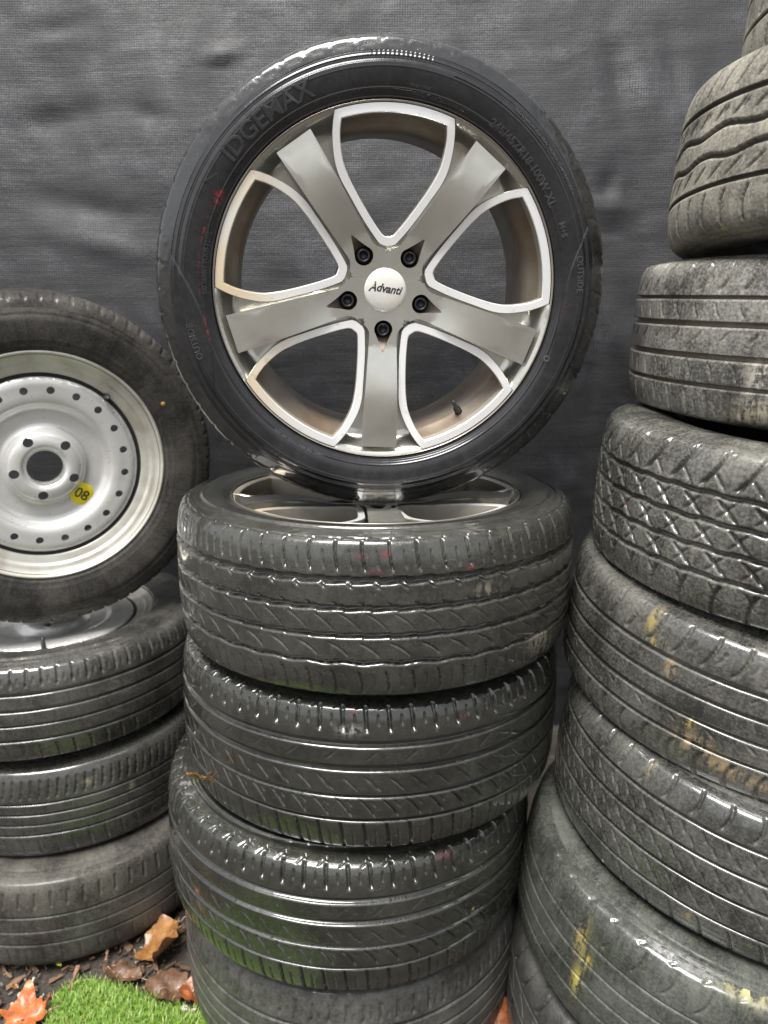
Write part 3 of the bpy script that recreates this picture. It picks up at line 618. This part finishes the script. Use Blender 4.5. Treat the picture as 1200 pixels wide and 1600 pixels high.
# ---- lying alloy wheel and the tyres below it
def stack_tyre(name, X, Y, Z, ta, tb, R, Wd, Rb, pattern, mat, label, group, side=0, fine=.0020, blobs=(), phase=0.0, tw=None, cat='tyre', rim=None, spin=0.0, half=None):
    mt = lying(X, Y, Z, ta, tb) @ Matrix.Rotation(spin, 4, 'Z'); root = empty(name, mt); tag(root, label, cat, group)
    c = cam_angle(mt)+side*.62; bl = []
    for (px, py, rs, rw, colr, al) in blobs:
        bt, bw = pick(mt, R, px, py); bl.append((bt, bw, rs*1e-3, rw*1e-3, colr, al))
    make_tyre(root, R, Wd, Rb, tw or Wd*.84, pattern, mat, c, half or (1.65 if side == 0 else 1.12), fine, .011, blobs=bl, phase=phase, liner=rim is None)
    if rim is not None:
        rim(root)
    return root, mt
RED = (.16, .014, .02)
def rim_alloy(root):
    h = bpy.data.objects.new('rim', None); COL.objects.link(h); h.parent = root; h.location = (0, 0, .115); return h
mt2 = lying(-.015, 1.266, -.437, -.001, -.044)
two = empty('alloy_wheel', mt2 @ Matrix.Translation((0, 0, .115)))
tag(two, 'alloy wheel lying flat with its wet tyre, directly under the upright alloy wheel', 'wheel', MID)
bl = [(*pick(mt2, .338, px, py), rs, rw, RED, al) for px, py, rs, rw, al in ((603, 868, .005, .005, .9), (562, 872, .008, .006, .5), (735, 888, .014, .005, .5), (590, 895, .02, .0025, .5))]
bl += [(*pick(mt2, .338, px, py), rs, rw, (.30, .27, .21), al) for px, py, rs, rw, al in ((760, 922, .02, .012, .5), (845, 1005, .03, .02, .8), (692, 905, .004, .003, 1))]
make_tyre(two, .338, .245, .243, .206, pat_wave, RB['wave'], cam_angle(mt2), 1.65, .0015, .012, zc=-.115, swmat=RB['wave'], blobs=bl, liner=False)
add_alloy(two, math.radians(5))
stack_tyre('tyre', -.025, 1.270, -.690, -.009, -.048, .338, .250, .243, pat_dart, RB['dart'], 'very wet black tyre with deep shoulder slots, under the lying alloy wheel', MID, 0, .0015,
           [(552, 1118, 6, 6, RED, .7), (722, 1122, 12, 4, RED, .6), (545, 1142, 16, 8, (.30, .29, .27), .9)])
stack_tyre('tyre', -.066, 1.254, -.938, -.027, -.028, .338, .250, .243, pat_dart, RB['dart2'], 'wet greenish black tyre with a small dry leaf on it, in the middle stack', MID, 0, .0015,
           [(700, 1342, 14, 6, RED, .6), (740, 1420, 4, 3, (.4, .33, .1), .9)], phase=.37)
stack_tyre('tyre', -.062, 1.262, -1.187, 0, -.01, .330, .245, .24, pat_touring, RB['low'], 'dull grey worn tyre on the ground at the bottom of the middle stack', MID, 0, .0024)

# ================================================================ RIGHT STACK
RG = 'used tyres in the tall right-hand stack'
RIM = .205
YEL = (.34, .26, .08); TAN = (.34, .25, .14); ORG = (.75, .20, .02); WHT = (.45, .44, .40)
rm = [rubber('dry_dusty_tread', (.16, .152, .13), (.42, .40, .33), .9, (.05, .046, .038), .8, wet=.15, seed=11, rough=.7, scuff=.6),
      rubber('dusty_ribbed_tread', (.055, .054, .05), (.36, .35, .31), .85, (.17, .14, .10), .6, wet=.9, seed=12, rough=.55, scuff=.8),
      rubber('scuffed_block_tread', (.036, .036, .032), (.25, .245, .21), .72, (.05, .045, .035), .4, wet=1.1, seed=13, rough=.40, scuff=1.2, bump=.7, crough=.07),
      rubber('stained_ribbed_tread', (.036, .036, .033), (.20, .195, .17), .65, (.10, .09, .07), .5, wet=1.1, seed=14, rough=.38, scuff=.9, bump=.5, crough=.08),
      rubber('siped_grey_tread', (.030, .030, .028), (.18, .18, .155), .55, (.05, .05, .045), .3, wet=1.25, seed=15, rough=.36, scuff=1.2, bump=.85, crough=.06),
      rubber('paint_marked_tread', (.036, .039, .033), (.17, .175, .155), .5, (.09, .085, .06), .4, wet=1.0, seed=16, rough=.40, scuff=1.0, bump=.6, crough=.08),
      rubber('dark_block_tread', (.038, .038, .036), (.13, .13, .12), .5, wet=.6, seed=17, rough=.48)]
rows = [
 ('tyre', .858, 1.19, .392, -.09, -.07, .330, .232, pat_block, rm[0], 'pale dusty tyre in the upper right corner, topmost of the right-hand stack', (), .2, .0026),
 ('tyre', .768, 1.177, .161, -.091, -.086, .332, .235, pat_zig, rm[0], 'pale dusty tyre with zigzag grooves, second from the top of the right-hand stack', [(1110, 362, 26, 5, (.45, .42, .22), .9)], 0, .0019),
 ('tyre', .741, 1.231, -.068, -.018, -.003, .331, .235, pat_rib, rm[1], 'grey tyre with four wide dirt-filled grooves, third from the top of the right-hand stack', [(1190, 590, 22, 26, (.45, .42, .36), 1), (1180, 640, 26, 16, (.42, .38, .28), .9), (1165, 655, 30, 8, (.38, .32, .2), .8)], 0, .0019),
 ('tyre', .672, 1.135, -.306, -.05, .015, .332, .235, pat_cross, rm[2], 'tyre with a criss-cross diamond tread, fourth from the top of the right-hand stack', [(976, 787, 3, 3, ORG, .9), (1166, 893, 3, 12, ORG, .6)], 0, .0019),
 ('tyre', .646, 1.137, -.533, -.089, .06, .338, .225, pat_four, rm[3], 'ribbed tyre with a band of yellow-brown stains, under the criss-cross tread tyre', [(1015, 970, 8, 22, YEL, .8), (1020, 1003, 14, 6, YEL, .9), (1047, 1045, 8, 12, TAN, .9), (1075, 1130, 10, 8, YEL, .9), (1085, 1165, 26, 14, TAN, 1), (1130, 1200, 40, 12, TAN, .9), (1170, 1225, 40, 10, TAN, .8)], 0, .0019),
 ('tyre', .637, 1.101, -.763, -.118, .02, .337, .228, pat_sipe, rm[4], 'dark tyre covered in short slanting sipes, third from the bottom of the right-hand stack', [(1010, 1205, 6, 14, (.22, .2, .13), .9), (1074, 1432, 5, 8, YEL, .6)], 0, .0019),
 ('tyre', .576, 1.065, -.984, -.115, .031, .337, .228, pat_worn, rm[5], 'worn smooth tyre smeared with yellow and orange paint, low in the right-hand stack', [(907, 1470, 12, 30, YEL, .9), (915, 1500, 9, 14, (.6, .45, .05), .9), (900, 1530, 10, 26, (.45, .38, .1), .8), (1150, 1545, 14, 7, ORG, 1.3), (1130, 1530, 34, 16, WHT, .8), (1180, 1560, 40, 20, (.5, .45, .2), .9), (1175, 1525, 30, 12, (.5, .42, .2), .7), (1040, 1500, 26, 12, (.28, .28, .28), .7)], 0, .0020),
 ('tyre', .560, 1.060, -1.200, -.06, .02, .334, .225, pat_block, rm[6], 'dark blocky-tread tyre on the ground, bottom of the right-hand stack', (), .1, .0024)]
for nm, X, Y, Z, ta, tb, R, Wd, pf, mt_, lab, bls, ph, fine in rows:
    stack_tyre(nm, X, Y, Z, ta, tb, R, Wd, RIM+.005, pf, mt_, lab, RG, -1, fine, bls, ph)

# ================================================================ LEFT STACK
LG = 'spare wheel and tyres of the left-hand stack'
def steel_meshes(Rl, holes=True):
    k = Rl/.2184; out = {}
    C = lambda r, n, a=0: np.stack([r*np.cos(a+np.linspace(0, 2*PI, n, endpoint=False)), r*np.sin(a+np.linspace(0, 2*PI, n, endpoint=False))], -1)
    def zs(r):
        return np.interp(r/k, [0, .030, .036, .040, .045, .062, .066, .072, .078, .108, .116, .122, .130, .160, .166, .169], [-.014, -.014, -.014, -.0095, -.0085, -.0105, -.015, -.029, -.034, -.031, -.024, -.0165, -.014, -.0135, -.016, -.020])
    rings = np.array([.034, .036, .039, .042, .046, .060, .064, .068, .072, .076, .082, .09, .1, .106, .110, .114, .118, .122, .126, .131, .138, .152, .158, .163, .166])*k
    st = np.concatenate([C(r, 110 if r > .07 else 60) for r in rings])
    lugs = [C(.0092*k, 18)+np.array([.0572*math.cos(a), .0572*math.sin(a)]) for a in [PI/2+.63+i*2*PI/5 for i in range(5)]]
    vents = [C(.0073*k, 14)+np.array([.1455*k*math.cos(a), .1455*k*math.sin(a)]) for a in np.arange(20)*2*PI/20]
    bore = C(.0325*k, 48)
    vents = vents if holes else []; P, F = cdt(C(.169*k, 140), [bore]+lugs+vents, st); mb = MB()
    r = np.linalg.norm(P, axis=1); ang = np.arctan2(P[:, 1], P[:, 0]); z = zs(r)
    zl = lambda Q: np.column_stack([Q, zs(np.linalg.norm(Q, axis=1))])
    mb.add(zl(P), F, 0)
    for l in lugs+vents: mb.loops([zl(l), zl(l)-[0, 0, .006]], 0, flip=False)
    mb.loops([zl(bore), zl(bore)-[0, 0, .02]], 0); mb.loops([zl(C(.169*k, 140)), zl(C(.169*k, 140))-[0, 0, .02]], 0, flip=True)
    out['disc'] = mb.build('disc', True, 45)
    q = lambda pts: [(a*k, b) for a, b in pts]
    out['rim'] = lathe('rim', q([(.2185, -.012), (.2190, -.002), (.2170, .0012), (.2140, .0006), (.2125, -.003), (.2105, -.009), (.2010, -.0115), (.1965, -.012), (.1950, -.0135), (.1940, -.016), (.1905, -.0175), (.1800, -.018), (.1770, -.020), (.1752, -.026), (.1752, -.045), (.188, -.06), (.192, -.15), (.205, -.16), (.2185, -.165)]), 160)
    out['rim'].flip_normals()
    out['shadow_gap'] = lathe('seam_ring', q([(.1775, -.0205), (.172, -.0235), (.168, -.0235)]), 120); out['shadow_gap'].flip_normals()
    return out
SM = steel_meshes(.227)
SM['plain'] = steel_meshes(.227, False)['disc']; SM['plain'].materials.append(M['steel']); SM['disc'].materials.append(M['steel']); SM['rim'].materials.append(M['steel_cream']); SM['shadow_gap'].materials.append(M['black'])
def add_steel(root, rot, z=0.0, sticker=None, va=.8, disc='disc'):
    for nm, key in (('disc', disc), ('rim', 'rim'), ('seam_ring', 'shadow_gap')):
        o = link(nm, SM[key], root); o.rotation_euler = (0, 0, rot); o.location = (0, 0, z)
    v = link('valve_stem', lathe('valve_stem', [(.0001, .032), (.0032, .032), (.0034, .020), (.0042, .019), (.0050, .008), (.0075, 0), (.0001, 0)], 16), root, [M['valve']])
    v.location = (.182*math.cos(va), .182*math.sin(va), z-.020)
    if sticker:
        x, y = sticker; r = math.hypot(x, y)
        s = link('yellow_sticker', lathe('yellow_sticker', [(.0001, .0012), (.0228, .0009), (.0234, .0)], 40), root, [M['yellow']]); s.location = (x, y, z-.0316)
        V, F = text_geo('08', .030, .0002, 0, .0002, .95); V[:, 0] -= V[:, 0].max()/2; V[:, 1] -= .0102; V[:, 2] += .0016
        t = link('number', raw_mesh('number', V, F, M['ink']), s); t.rotation_euler = (0, 0, -.62)
RB['spare'] = rubber('dusty_spare_rubber', (.032, .030, .028), (.13, .12, .105), .5, wet=.35, seed=21, rough=.55, scuff=.5)
RB['l1'] = rubber('damp_left_tread', (.034, .034, .031), (.14, .13, .115), .5, (.08, .075, .06), .3, wet=1.1, seed=22, rough=.40, bump=.45, crough=.08)
RB['l2'] = rubber('damp_dark_tread', (.030, .030, .028), (.12, .115, .10), .45, wet=1.15, seed=23, rough=.38, bump=.45, crough=.08)
RB['l3'] = rubber('weathered_left_tread', (.042, .040, .035), (.15, .14, .12), .6, (.10, .09, .07), .4, wet=.4, seed=24, rough=.55)
mS = facing(-.658, 1.436, -.3245, .497, -.03)
sp = empty('steel_spare_wheel', mS); tag(sp, 'upright silver steel spare wheel with a yellow 08 sticker, on the left-hand stack', 'wheel', LG)
bl = [(.66, -.06, .006, .006, (.6, .33, .04), 1.0)]
make_tyre(sp, .335, .205, .223, .165, pat_touring, RB['spare'], 1.2, PI-.02, .0034, .0034, zc=-.092, liner=False)
add_steel(sp, -.1747, 0, (.0635, -.0665), .80)
dot = link('yellow_paint_dot', lathe('yellow_paint_dot', [(.0001, .0015), (.004, .0012), (.005, 0)], 16), sp, [simple('orange_dot', (.40, .24, .04), .6)]); dot.location = (.232, .113, .0085)
mL1 = lying(-.752, 1.577, -.775, .002, -.022)
lw = empty('steel_spare_wheel', mL1 @ Matrix.Translation((0, 0, .092))); tag(lw, 'steel wheel lying flat with its tyre, under the upright spare wheel', 'wheel', LG)
make_tyre(lw, .326, .212, .223, .172, pat_touring, RB['l1'], cam_angle(mL1)+.5, 1.25, .0022, .011, zc=-.092, liner=False)
add_steel(lw, .3, 0, None, -1.25, 'plain')
stack_tyre('tyre', -.734, 1.580, -.985, 0, .012, .326, .210, .205, pat_dense, RB['l2'], 'dark tyre with closely spaced shoulder cuts, second from the bottom of the left-hand stack', LG, 1, .0022, [(205, 1228, 10, 8, (.24, .21, .15), .9), (140, 1222, 14, 8, (.22, .2, .15), .7)])
stack_tyre('tyre', -.725, 1.522, -1.196, -.014, .001, .329, .212, .205, pat_old, RB['l3'], 'weathered grey tyre on the ground at the bottom of the left-hand stack', LG, 1, .0022)


# ================================================================ GROUND LITTER
def flake_material():
    t = NT('bark_mulch'); f = t.attr('rnd').outputs['Fac']; n = t.noise(t.obj(), 160, 5, .7)
    r = t.n('ValToRGB'); t.l(f, r.inputs[0]); cr = r.color_ramp; cr.elements[0].color = (.030, .022, .018, 1); cr.elements[1].color = (.36, .30, .22, 1)
    for p, c in ((.35, (.075, .045, .030)), (.6, (.15, .085, .05)), (.80, (.21, .13, .075)), (.90, (.12, .11, .105))): e = cr.elements.new(p); e.color = (*c, 1)
    t.set(Base_Color=t.mix(t.math('MULTIPLY', n, .5), r.outputs[0], (.05, .04, .03)), Roughness=.55); t.bump(n, .6, .002); return t.m
def build_mulch():
    V = []; F = []; A = []
    def flake(x, y, L, Wd, T, z, rz, tilt, val):
        k = len(V); c, s_ = math.cos(rz), math.sin(rz); jag = [random.uniform(.6, 1.15) for _ in range(8)]
        for i, (a, b, h) in enumerate(((-1, -1, 0), (1, -.7, 0), (.8, 1, 0), (-.9, .8, 0), (-1, -1, 1), (1, -.7, 1), (.8, 1, 1), (-.9, .8, 1))):
            px, py, pz = a*L*.5*jag[i % 4], b*Wd*.5*jag[i % 4], h*T+a*L*.5*math.sin(tilt); V.append((x+px*c-py*s_, y+px*s_+py*c, z+pz)); A.append(val)
        for f in ((0, 3, 2, 1), (4, 5, 6, 7), (0, 1, 5, 4), (1, 2, 6, 5), (2, 3, 7, 6), (3, 0, 4, 7)): F.append(tuple(i+k for i in f))
    for i in range(5200):
        if i < 3800: x, y = random.uniform(-.95, -.12), random.uniform(.85, 1.75)
        else: x, y = random.uniform(-1.5, 1.4), random.uniform(.55, 2.0)
        big = random.random() < .2; L = random.uniform(.012, .034) if big else random.uniform(.003, .012)
        flake(x, y, L, L*random.uniform(.2, .55), random.uniform(.0012, .004), random.uniform(-.004, .004), random.uniform(0, PI), random.uniform(-.3, .3), random.random()**1.3 if not big else random.uniform(.2, .75))
    me = mesh_np('mulch', np.array(V), np.array(F), False); float_attr(me, 'rnd', np.array(A))
    tag(link('mulch', me, None, [flake_material()]), 'loose bark mulch and grit scattered over the soil', 'mulch', kind='stuff')
build_mulch()

def build_turf():
    edge = [(60, 1640), (72, 1600), (80, 1572), (96, 1550), (118, 1538), (142, 1534), (168, 1539), (200, 1549), (236, 1562), (275, 1574), (312, 1585), (350, 1598), (400, 1622), (460, 1665)]
    E_ = np.array([on_ground(*p)[:2] for p in edge]); poly = np.vstack([E_, [(-.18, .62), (-.30, .50), (-.62, .52), (-.72, .75)]])
    # backing mat
    P, Fc = cdt(poly[::-1] if ((poly[:, 0]*np.roll(poly[:, 1], -1)-np.roll(poly[:, 0], -1)*poly[:, 1]).sum() < 0) else poly, [])
    t = NT('turf_backing'); t.set(Base_Color=(.03, .06, .012), Roughness=.8)
    V = [np.column_stack([P, np.full(len(P), .009)])]; 
    n = 26000; lo, hi = poly.min(0), poly.max(0); Q = rng.uniform(lo, hi, (n*2, 2)); Q = Q[inside(poly, Q)][:n]; n = len(Q)
    hgt = rng.uniform(.009, .019, n); wd = rng.uniform(.0006, .0011, n); az = rng.uniform(0, 2*PI, n); ln = rng.uniform(.1, .9, n)*hgt
    ux, uy = np.cos(az), np.sin(az); b = np.column_stack([Q, np.full(n, .008)]); sx = np.column_stack([-uy, ux, 0*ux])*wd[:, None]
    mid = b+np.column_stack([ux*ln*.3, uy*ln*.3, hgt*.6]); tip = b+np.column_stack([ux*ln, uy*ln, hgt])
    BV = np.stack([b-sx, b+sx, mid+sx*.8, mid-sx*.8, tip], 1).reshape(-1, 3); k = np.arange(n)[:, None]*5
    BF = np.concatenate([k+[0, 1, 2], k+[0, 2, 3], k+[3, 2, 4]]); nb = len(P)
    me = mesh_np('grass', np.vstack([V[0], BV]), np.vstack([Fc, BF+nb]), False)
    float_attr(me, 'rnd', np.r_[np.zeros(nb), np.repeat(rng.random(n), 5)])
    t = NT('turf_blades'); f = t.attr('rnd').outputs['Fac']; c = t.mix(f, (.12, .22, .03), (.27, .38, .085)); c = t.mix(t.ramp(f, .9, .97), c, (.42, .42, .16))
    t.set(Base_Color=c, Roughness=.45); tr = t.b.inputs
    tag(link('grass', me, None, [t.m]), 'bright green artificial turf edge in front of the left-hand stack', 'turf', kind='stuff')
build_turf()

def leaf_mat(name, c1, c2, rough=.4):
    t = NT(name); o = t.obj(); n = t.noise(o, 40, 6, .65); n2 = t.noise(o, 260, 4, .6)
    c = t.mix(t.ramp(n, .35, .65), c1, c2); c = t.mix(t.math('MULTIPLY', t.ramp(t.noise(o, 90, 6, .75), .54, .66), .7), c, tuple(x*.35 for x in c1)); t.set(Base_Color=c, Roughness=t.ramp(n, .3, .7, rough-.12, rough+.12), Coat_Weight=.3, Coat_Roughness=.2); t.bump(t.math('ADD', n2, n), .8, .0016); return t.m
MAPLE = [(0, -.5), (.06, -.36), (.30, -.46), (.26, -.30), (.52, -.22), (.38, -.10), (.56, .12), (.32, .10), (.30, .20), (.20, .16), (.16, .34), (.0, .62), (-.15, .36), (-.22, .16), (-.30, .22), (-.34, .08), (-.55, .10), (-.40, -.10), (-.52, -.24), (-.27, -.30), (-.28, -.46), (-.06, -.36)]
OVAL = [(0, -.5), (.16, -.40), (.27, -.2), (.31, .02), (.26, .24), (.13, .42), (0, .54), (-.13, .40), (-.25, .22), (-.30, 0), (-.26, -.2), (-.15, -.4)]
BROAD = [(0, -.42), (.2, -.45), (.40, -.30), (.50, -.05), (.42, .22), (.22, .40), (.05, .50), (-.16, .38), (-.36, .28), (-.52, .05), (-.44, -.22), (-.22, -.38)]
FOLD = [(0, -.40), (.22, -.38), (.46, -.30), (.50, -.02), (.36, .30), (.10, .52), (-.10, .36), (-.34, .30), (-.52, .12), (-.40, -.16), (-.20, -.30)]
def leaf(outline, size, pos, yaw, pitch, roll, curl, mat, label, stalk=.5, smooth=True, seed=0, group='fallen leaves', vein=True):
    O = np.array(outline)*size
    if smooth: O = catmull(O, 5, True)
    O = resample(np.vstack([O, O[:1]]), 64)[:-1]
    g = np.linspace(-.6, .65, 15)*size; X, Y = np.meshgrid(g, g); P, F = cdt(O if (O[:, 0]*np.roll(O[:, 1], -1)-np.roll(O[:, 0], -1)*O[:, 1]).sum() > 0 else O[::-1], [], np.stack([X.ravel(), Y.ravel()], -1))
    zf = lambda Q: curl*size*((Q[:, 0]/size)**2*1.4+.7*(Q[:, 1]/size)**2)+.17*size*np.array([noise.fractal((a/size*2.4+seed, b/size*2.4, seed), .8, 2, 3) for a, b in Q[:, :2]])+.02*size*np.abs(np.sin(Q[:, 0]/size*9))
    z = zf(P); mb = MB(); mb.add(np.column_stack([P, z+.0003]), F); mb.add(np.column_stack([P, z-.0003]), F[:, ::-1])
    zo = zf(O); mb.loops([np.column_stack([O, zo-.0003]), np.column_stack([O, zo+.0003])], 0)
    m = Matrix.Translation(pos) @ Matrix.Rotation(yaw, 4, 'Z') @ Matrix.Rotation(pitch, 4, 'X') @ Matrix.Rotation(roll, 4, 'Y')
    root = empty('fallen_leaf', m); tag(root, label, 'leaf', group); link('blade', mb.build('blade', True, 60), root, [mat])
    def tube(pts, r): 
        pts = np.array(pts); L = []
        for p in pts: L.append([(p[0]+r*math.cos(a), p[1], p[2]+r*math.sin(a)) for a in np.linspace(0, 2*PI, 6, endpoint=False)])
        b = MB(); b.loops(L, 0); return b
    if vein:
        ys = np.linspace(-.44, .44, 12)*size; q = np.column_stack([0*ys, ys]); link('midrib', tube(np.column_stack([q, zf(q)+.0004]), .0006+.006*size).build('midrib'), root, [STALK])
    if stalk:
        ys = np.linspace(-.45, -.45-stalk, 6)*size; q = np.column_stack([.1*(ys/size+.45)**2*size, ys]); link('stalk', tube(np.column_stack([q, zf(q*[0, 1])[0]*np.ones(6)+.15*(ys-ys[0])*0]), .0009).build('stalk'), root, [STALK])
    return root
STALK = leaf_mat('leaf_stalk', (.20, .13, .07), (.28, .19, .11))
LT = leaf_mat('tan_leaf', (.17, .075, .022), (.27, .125, .036)); LO = leaf_mat('orange_leaf', (.44, .12, .02), (.30, .075, .015)); LBR = leaf_mat('brown_leaf', (.075, .04, .024), (.15, .08, .045)); LY = leaf_mat('yellow_leaf', (.50, .45, .03), (.30, .42, .04)); LR = leaf_mat('rust_leaf', (.28, .09, .03), (.20, .06, .02))
g = lambda px, py, z=.012: tuple(on_ground(px, py, z))
leaf(FOLD, .108, g(256, 1472, .028), 2.35, -.42, .45, .5, LT, 'large tan dry leaf with a pale stalk, between the left-hand and middle stacks', .75, seed=1)
leaf(MAPLE, .088, g(42, 1580, .016), .25, .35, -.15, .30, LO, 'bright orange lobed leaf beside the green turf in the bottom left corner', .35, seed=2)
leaf(OVAL, .085, g(190, 1522, .012), 1.35, .15, .2, .25, LBR, 'long brown curled leaf at the back edge of the turf', .2, seed=3)
leaf(BROAD, .085, g(262, 1545, .012), 1.9, .15, .1, .35, LBR, 'crumpled brown leaf under the large tan leaf', .3, seed=4)
leaf(BROAD, .060, g(302, 1552, .012), .6, .1, .3, .45, LR, 'small crumpled rust-brown leaf at the foot of the middle stack', .2, seed=5)
leaf(OVAL, .022, g(309, 1527, .016), -.6, .5, .4, .2, LY, 'tiny yellow-green leaf at the foot of the middle stack', .9, seed=6)
leaf(OVAL, .014, g(92, 1506, .010), 1.0, .1, .1, .2, LY, 'tiny green leaf scrap in front of the left-hand stack', 0, seed=7, vein=False)
leaf(OVAL, .018, g(22, 1541, .012), 1.4, .2, .1, .3, LT, 'tiny yellow-brown leaf scrap above the orange lobed leaf', 0, seed=8, vein=False)
leaf(BROAD, .085, g(778, 1592, .03), .5, .7, .2, .3, LR, 'rust-red leaf wedged between the middle and right-hand stacks', .2, seed=9)
leaf(OVAL, .040, g(800, 1560, .03), .3, .6, .2, .4, LR, 'narrow rust-brown leaf standing between the middle and right-hand stacks', .2, seed=10)
d_ = ray(312, 1216); leaf(MAPLE, .046, tuple(CAM+d_*1.262), 2.3, .7, .4, .3, LT, 'small dry leaf caught on a tyre of the middle stack', 0, seed=11)
def stick(px, py, px2, py2, w, th, mat, label, z=.014, name='bark_chip', cat='bark chip'):
    a, b = Vector(g(px, py, z)), Vector(g(px2, py2, z)); L = (b-a).length; n_ = 7; mb = MB(); LL = []
    for i in range(n_):
        t = i/(n_-1); k = (.7+.3*math.sin(t*7+px))*(1 if 0 < i < n_-1 else .75)
        LL.append([(x*w*.5*k+.0006*math.sin(i*3+x), t*L, y*th*k) for x, y in ((-1, 0), (-.85, 1), (.2, 1.25), (.9, .9), (1, 0))])
    mb.loops(LL, 0, flip=True); mb.add(LL[0], [(0, 1, 2, 3, 4)]); mb.add(LL[-1], [(4, 3, 2, 1, 0)])
    d = b-a; root = link(name, mb.build(name, False), None, [mat]); root.location = (a.x, a.y, z-.003); root.rotation_euler = (0, 0, math.atan2(-d.x, d.y)); tag(root, label, cat, 'bark chips and twigs'); return root
CH1 = leaf_mat('pinkish_bark', (.26, .15, .10), (.20, .11, .07), .6); CH2 = leaf_mat('pale_chip', (.50, .46, .38), (.40, .36, .29), .6)
stick(108, 1545, 122, 1508, .011, .004, CH1, 'pinkish bark chip lying at the back left corner of the turf')
stick(165, 1500, 168, 1482, .007, .003, CH1, 'short brown bark chip against the bottom tyre of the left-hand stack')
stick(45, 1545, 53, 1526, .006, .003, CH2, 'small pale chip above the orange lobed leaf')
stick(28, 1562, 31, 1549, .007, .003, CH2, 'whitish chip left of the orange lobed leaf')
stick(283, 1573, 306, 1578, .012, .004, CH2, 'cream coloured chip lying by the turf near the middle stack')
stick(295, 1563, 304, 1540, .004, .003, CH2, 'thin straw-coloured twig by the tiny yellow-green leaf', name='twig', cat='twig')
stick(75, 1578, 90, 1571, .005, .003, CH1, 'thin brown twig crossing the left edge of the turf', z=.024, name='twig', cat='twig')
stick(62, 1560, 68, 1552, .006, .003, CH2, 'little pale chip at the tip of the orange lobed leaf')
